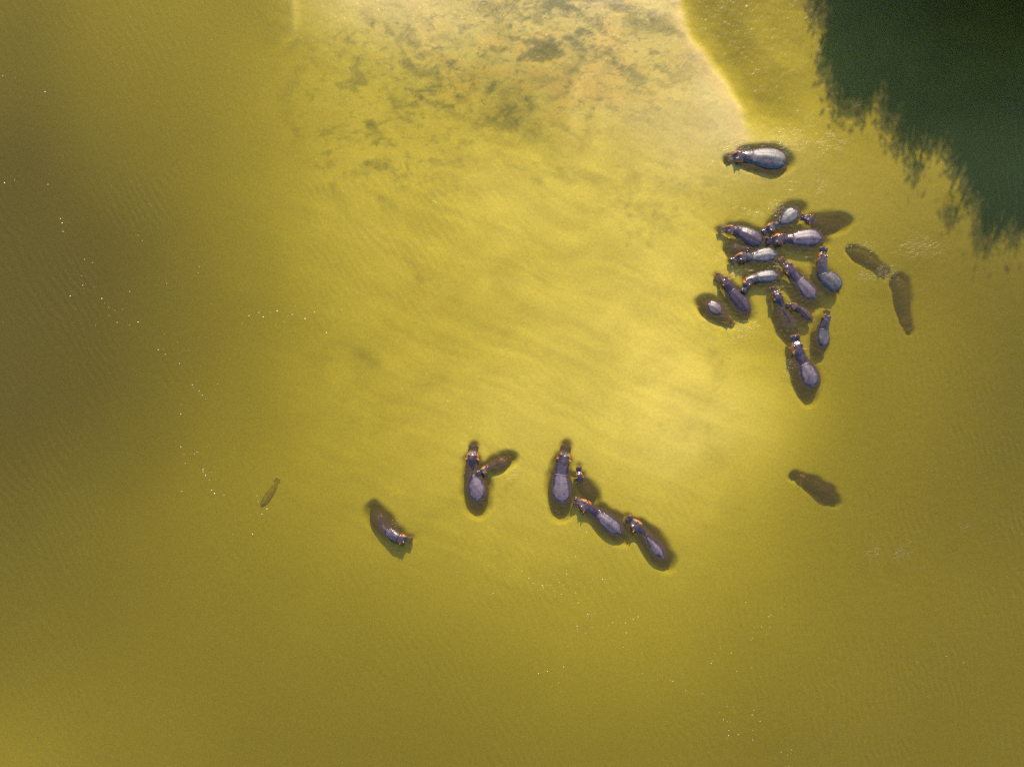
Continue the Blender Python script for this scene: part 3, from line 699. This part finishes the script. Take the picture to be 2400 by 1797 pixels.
        for k, (drop, r) in enumerate(((.02, .062), (.35, .052), (.7, .046), (.92, .050), (1.0, .044))):
            ringi = []
            for n_, a in enumerate(ang):
                p = cen[:2] + (T * math.cos(a) + S_ * math.sin(a)) * r * Lg
                z = zb - drop * leg_len if k else (pts[n_, 2] * .4 + (zb - .02 * leg_len) * .6)
                V.append((p[0], p[1], z)); C.append(tuple(wet) + (0,)); ringi.append(len(V) - 1)
            for n_ in range(len(idx)):
                n2 = (n_ + 1) % len(idx); F.append((prev[n_], prev[n2], ringi[n2], ringi[n_]))
            prev = ringi
        F.append(tuple(prev))
    me = bpy.data.meshes.new('hippopotamus'); me.from_pydata(V, [], F)
    bm = bmesh.new(); bm.from_mesh(me); bmesh.ops.recalc_face_normals(bm, faces=bm.faces); bm.to_mesh(me); bm.free()
    for p in me.polygons: p.use_smooth = True
    a = me.attributes.new('skin', 'FLOAT_COLOR', 'POINT')
    a.data.foreach_set('color', np.array(C, np.float32).reshape(-1))
    o = link('hippopotamus', me, m_skin, loc=(ox, oy, 0.0))
    o['label'] = H['label']; o['category'] = 'hippo'; o['group'] = 'hippos in the river'
    # ---- parts: ears, eyes, nostrils, tail
    def surf(uu, la):
        i = int(np.searchsorted(u, uu)); i = min(i, M - 1)
        row = lat[i]; best = min((j for j in range(NA) if math.sin(theta[j]) > 0), key=lambda j: abs(row[j] - la))
        q = co[i*NA + best]; return Vector((float(q[0]), float(q[1]), float(q[2]))), math.atan2(ty[i], tx[i])
    for sgn in (1, -1):
        p, hd = surf(.216, .74 * sgn)
        em = ear_mesh('ear', .036 * Lg)
        eo = link('ear', em, m_ear, o, p + Vector((0, 0, -.004 * Lg)))
        eo.rotation_euler = (-.75 * sgn, 0.25, hd + .2 * sgn)
        p, hd = surf(.163, .66 * sgn)
        bm = uv_ball(.0085 * Lg); me2 = bpy.data.meshes.new('eye'); bm.to_mesh(me2); bm.free()
        link('eye', me2, m_eye, o, p + Vector((float(lx[0]) * 0, 0, -.001 * Lg)))
        p, hd = surf(.022, .46 * sgn)
        bm = uv_ball(.010 * Lg, sq=(1.0, .55, .45)); me3 = bpy.data.meshes.new('nostril'); bm.to_mesh(me3); bm.free()
        no = link('nostril', me3, m_nos, o, p); no.rotation_euler = (0, 0, hd + .5 * sgn)
    i = int(np.searchsorted(u, .955)); q = co[i*NA + NA // 4]; hd = math.atan2(ty[i], tx[i])
    verts = []; faces = []; n = 8
    for k in range(7):
        t = k / 6; r = Lg * (.014 * (1 - .75 * t)); 
        for b in range(n):
            a_ = b / n * 2 * math.pi; verts.append((Lg * .055 * math.sin(t * 1.35), r * 1.2 * math.cos(a_), r * .8 * math.sin(a_) - Lg * .075 * (1 - math.cos(t * 1.35))))
    for k in range(6):
        for b in range(n): faces.append((k*n + b, k*n + (b+1) % n, (k+1)*n + (b+1) % n, (k+1)*n + b))
    faces.append(tuple(range(6*n, 7*n)))
    tm = bpy.data.meshes.new('tail'); tm.from_pydata(verts, [], faces)
    for p_ in tm.polygons: p_.use_smooth = True
    a = tm.attributes.new('skin', 'FLOAT_COLOR', 'POINT'); a.data.foreach_set('color', np.tile(np.array(list(wet) + [0.0], np.float32), len(verts)))
    to = link('tail', tm, m_skin, o, Vector((float(q[0]), float(q[1]), float(q[2]) - .006 * Lg))); to.rotation_euler = (0, 0, hd)
    return o
for H in HERD: build_hippo(H)

# ------------------------------------------------------------------ trees on the bank beyond the top right, throwing the dark shadow and reflected in the water
m_bark = plain('bark', (.10, .075, .05), .9, .2)
m, nt, N, L, out = new_mat('leaves')
oi = N('ShaderNodeNewGeometry'); nz = N('ShaderNodeTexNoise'); nz.inputs['Scale'].default_value = 1.3; L(oi.outputs['Position'], nz.inputs['Vector'])
rp = N('ShaderNodeValToRGB'); rp.color_ramp.elements[0].color = (.035, .05, .015, 1); rp.color_ramp.elements[1].color = (.085, .10, .03, 1); L(nz.outputs['Fac'], rp.inputs['Fac'])
dfl = N('ShaderNodeBsdfDiffuse'); tl_ = N('ShaderNodeBsdfTranslucent'); L(rp.outputs[0], dfl.inputs[0]); L(rp.outputs[0], tl_.inputs[0])
mx = N('ShaderNodeMixShader'); mx.inputs[0].default_value = .25; L(dfl.outputs[0], mx.inputs[1]); L(tl_.outputs[0], mx.inputs[2]); L(mx.outputs[0], out.inputs['Surface'])
m_leaf = m

def tree_meshes(seed, height, spread):
    rs = np.random.default_rng(seed); V = []; F = []; n = 8
    def tube(pts, rads):
        b0 = len(V)
        for k, (p, r) in enumerate(zip(pts, rads)):
            d = (pts[min(k+1, len(pts)-1)] - pts[max(k-1, 0)]); d = d / (np.linalg.norm(d) + 1e-9)
            a = np.cross(d, [0.3, .9, .1]); a /= np.linalg.norm(a); b = np.cross(d, a)
            for q in range(n):
                t = q / n * 2 * math.pi; V.append(tuple(p + r * (math.cos(t) * a + math.sin(t) * b)))
        for k in range(len(pts) - 1):
            for q in range(n): F.append((b0 + k*n + q, b0 + k*n + (q+1) % n, b0 + (k+1)*n + (q+1) % n, b0 + (k+1)*n + q))
    zt = np.linspace(-.4, height * .62, 9); wob = np.cumsum(rs.normal(0, .14, (9, 2)), 0)
    tp = np.column_stack([wob, zt]); tube(tp, np.linspace(.42, .16, 9))
    clumps = []
    for k in range(15):
        f = rs.uniform(.42, 1.0); s = tp[int(f * 8)]; az = k * 2.4 + rs.uniform(-.4, .4); ln = spread * rs.uniform(.55, 1.0) * (1.15 - .5 * f)
        t = np.linspace(0, 1, 6)[:, None]; up = height * rs.uniform(.12, .34)
        p = s + np.concatenate([t * ln * math.cos(az), t * ln * math.sin(az), (t ** 1.3) * up], 1) + rs.normal(0, .12, (6, 3)) * t
        tube(p, np.linspace(.13, .03, 6))
        for q in range(9): clumps.append(p[rs.integers(2, 6)] + rs.normal(0, [.9, .9, .55]))
    for q in range(90):
        d = rs.normal(0, 1, 3); d /= np.linalg.norm(d); d *= rs.uniform(.3, 1.0) ** .5
        clumps.append(np.array([tp[-1][0], tp[-1][1], height * .62]) + d * [spread * .95, spread * .95, height * .27])
    for q in range(40): clumps.append(np.array([tp[-1][0], tp[-1][1], height * .80]) + rs.normal(0, [spread * .33, spread * .33, height * .09]))
    cl = np.array(clumps)
    nl = 80; cen = np.repeat(cl, nl, 0) + rs.normal(0, .50, (len(cl) * nl, 3)); cnt = len(cen)
    nrm = rs.normal(0, 1, (cnt, 3)); nrm[:, 2] += .8; nrm /= np.linalg.norm(nrm, axis=1)[:, None]
    a = np.cross(nrm, rs.normal(0, 1, (cnt, 3))); a /= np.linalg.norm(a, axis=1)[:, None]; b = np.cross(nrm, a)
    sz = rs.uniform(.13, .26, (cnt, 1))
    q4 = np.stack([cen - a * sz * 1.5, cen - b * sz * .6, cen + a * sz * 1.5, cen + b * sz * .6], 1).reshape(-1, 3)
    trunk = bpy.data.meshes.new('trunk'); trunk.from_pydata(V, [], F)
    for p in trunk.polygons: p.use_smooth = True
    crown = mesh_from('crown', q4, np.arange(cnt * 4).reshape(-1, 4))
    crown.polygons.foreach_set('use_smooth', np.zeros(len(crown.polygons), bool))
    trunk.materials.append(m_bark); crown.materials.append(m_leaf)
    return trunk, crown
PROTO = [tree_meshes(5, 15.0, 5.0), tree_meshes(9, 17.0, 4.6)]
TREES = [  # x, y, which, scale, turn, label
 (22.1, 33.2, 1, 0.64, 0.4, 'leafy riverside tree whose shadow makes the dark patch at the top edge'),
 (25.3, 30.4, 0, 0.66, 2.0, 'broad riverside tree beyond the top edge, its leaves mirrored darkly'),
 (28.0, 27.6, 1, 0.62, 4.1, 'riverside tree left of the top right corner, its crown shadow jagged'),
 (30.6, 25.2, 0, 0.64, 1.2, 'riverside tree at the top right corner, mirrored brown in the corner'),
 (34.0, 22.6, 1, 0.64, 3.3, 'riverside tree right of the corner whose crown shades the right edge'),
 (25.5, 36.5, 0, 0.73, 3.1, 'taller tree in the second row behind the top edge'),
 (29.5, 33.0, 1, 0.71, 5.2, 'second row tree straight behind the top right corner'),
 (33.5, 29.5, 0, 0.69, 0.9, 'second row tree on the wooded bank beyond the right edge'),
 (37.5, 26.0, 1, 0.68, 2.7, 'outermost tree on the wooded bank at the far right'),
]
for x, y, k, s, r, lab in TREES:
    t = bpy.data.objects.new('riverside_tree', None); sc.collection.objects.link(t)
    t.location = (x, y, 1.3); t.rotation_euler = (0, 0, r); t.scale = (s, s, s)
    t['label'] = lab; t['category'] = 'tree'; t['group'] = 'trees on the bank'
    link('trunk', PROTO[k][0], None, t); link('crown', PROTO[k][1], None, t)

# ------------------------------------------------------------------ drifting foam bubbles
def foam():
    rs = random.Random(4); P = []
    def cl(cx, cy, rx, ry, n):
        for _ in range(n): P.append((cx + rs.gauss(0, rx), cy + rs.gauss(0, ry), rs.choice((.007, .009, .012, .016))))
    for x, y in [(217,616),(194,669),(197,676),(165,694),(239,700),(246,711),(270,728),(287,725),(304,762),(324,755),(371,820),(383,818),(388,830),(421,852),(451,902),(453,909),(460,893),(467,916),(474,926),(482,935),
                 (424,970),(424,1047),(432,1064),(456,1063),(476,1100),(476,1105),(482,1114),(491,1124),(496,1148),(503,1156),(525,1160),(606,1175),(603,1161),(626,1192),(614,1204),(547,1251),(592,1251),(495,712),(584,740),(607,733),(633,732),(650,729),(617,743),(685,737),(715,747),(765,780),(467,625),(465,640),
                 (113,433),(7,179),(37,183),(45,223),(49,228),(106,216),(142,513),(146,523),(148,543),(324,552),(334,564),(8,755),(11,429),(35,423)]:
        P.append((x, y, rs.choice((.010, .014, .020, .026))))
    for a in [(1250,1345,60,14,16),(1300,1370,40,12,14),(1370,1375,40,16,12),(1430,1440,50,16,14),(1400,1465,30,10,6),(1310,1580,40,14,7),(1480,1540,30,20,5),(1555,1580,30,14,8),(1745,1480,70,60,18),(1725,1690,36,24,18),(1850,1770,20,12,6),
              (2200,1550,40,6,4),(1700,1560,40,40,10),(260,700,60,50,10),(430,830,40,40,8),(480,1100,50,60,8),(640,740,70,16,8),(1020,890,50,40,12),(1190,1330,60,30,8),(1340,1260,30,40,10)]: cl(*a)
    V = []; F = []
    for x, y, r in P:
        X, Y = W(x, y); b = len(V)
        for k, (rr, z) in enumerate(((1.0, -.2), (.8, .45), (.35, .85))):
            for q in range(7):
                t = q / 7 * 2 * math.pi + x; V.append((X + r * rr * math.cos(t), Y + r * rr * 1.2 * math.sin(t), .018 + r * z))
        for k in range(2):
            for q in range(7): F.append((b + k*7 + q, b + k*7 + (q+1) % 7, b + (k+1)*7 + (q+1) % 7, b + (k+1)*7 + q))
        F.append(tuple(b + 14 + q for q in range(7)))
    me = bpy.data.meshes.new('foam_flecks'); me.from_pydata(V, [], F)
    for p in me.polygons: p.use_smooth = True
    return me
m_foam = plain('foam_white', (.70, .68, .55), .3)
fo = link('foam_flecks', foam(), m_foam); fo['kind'] = 'stuff'; fo['label'] = 'tiny white foam bubbles drifting in lines on the water'
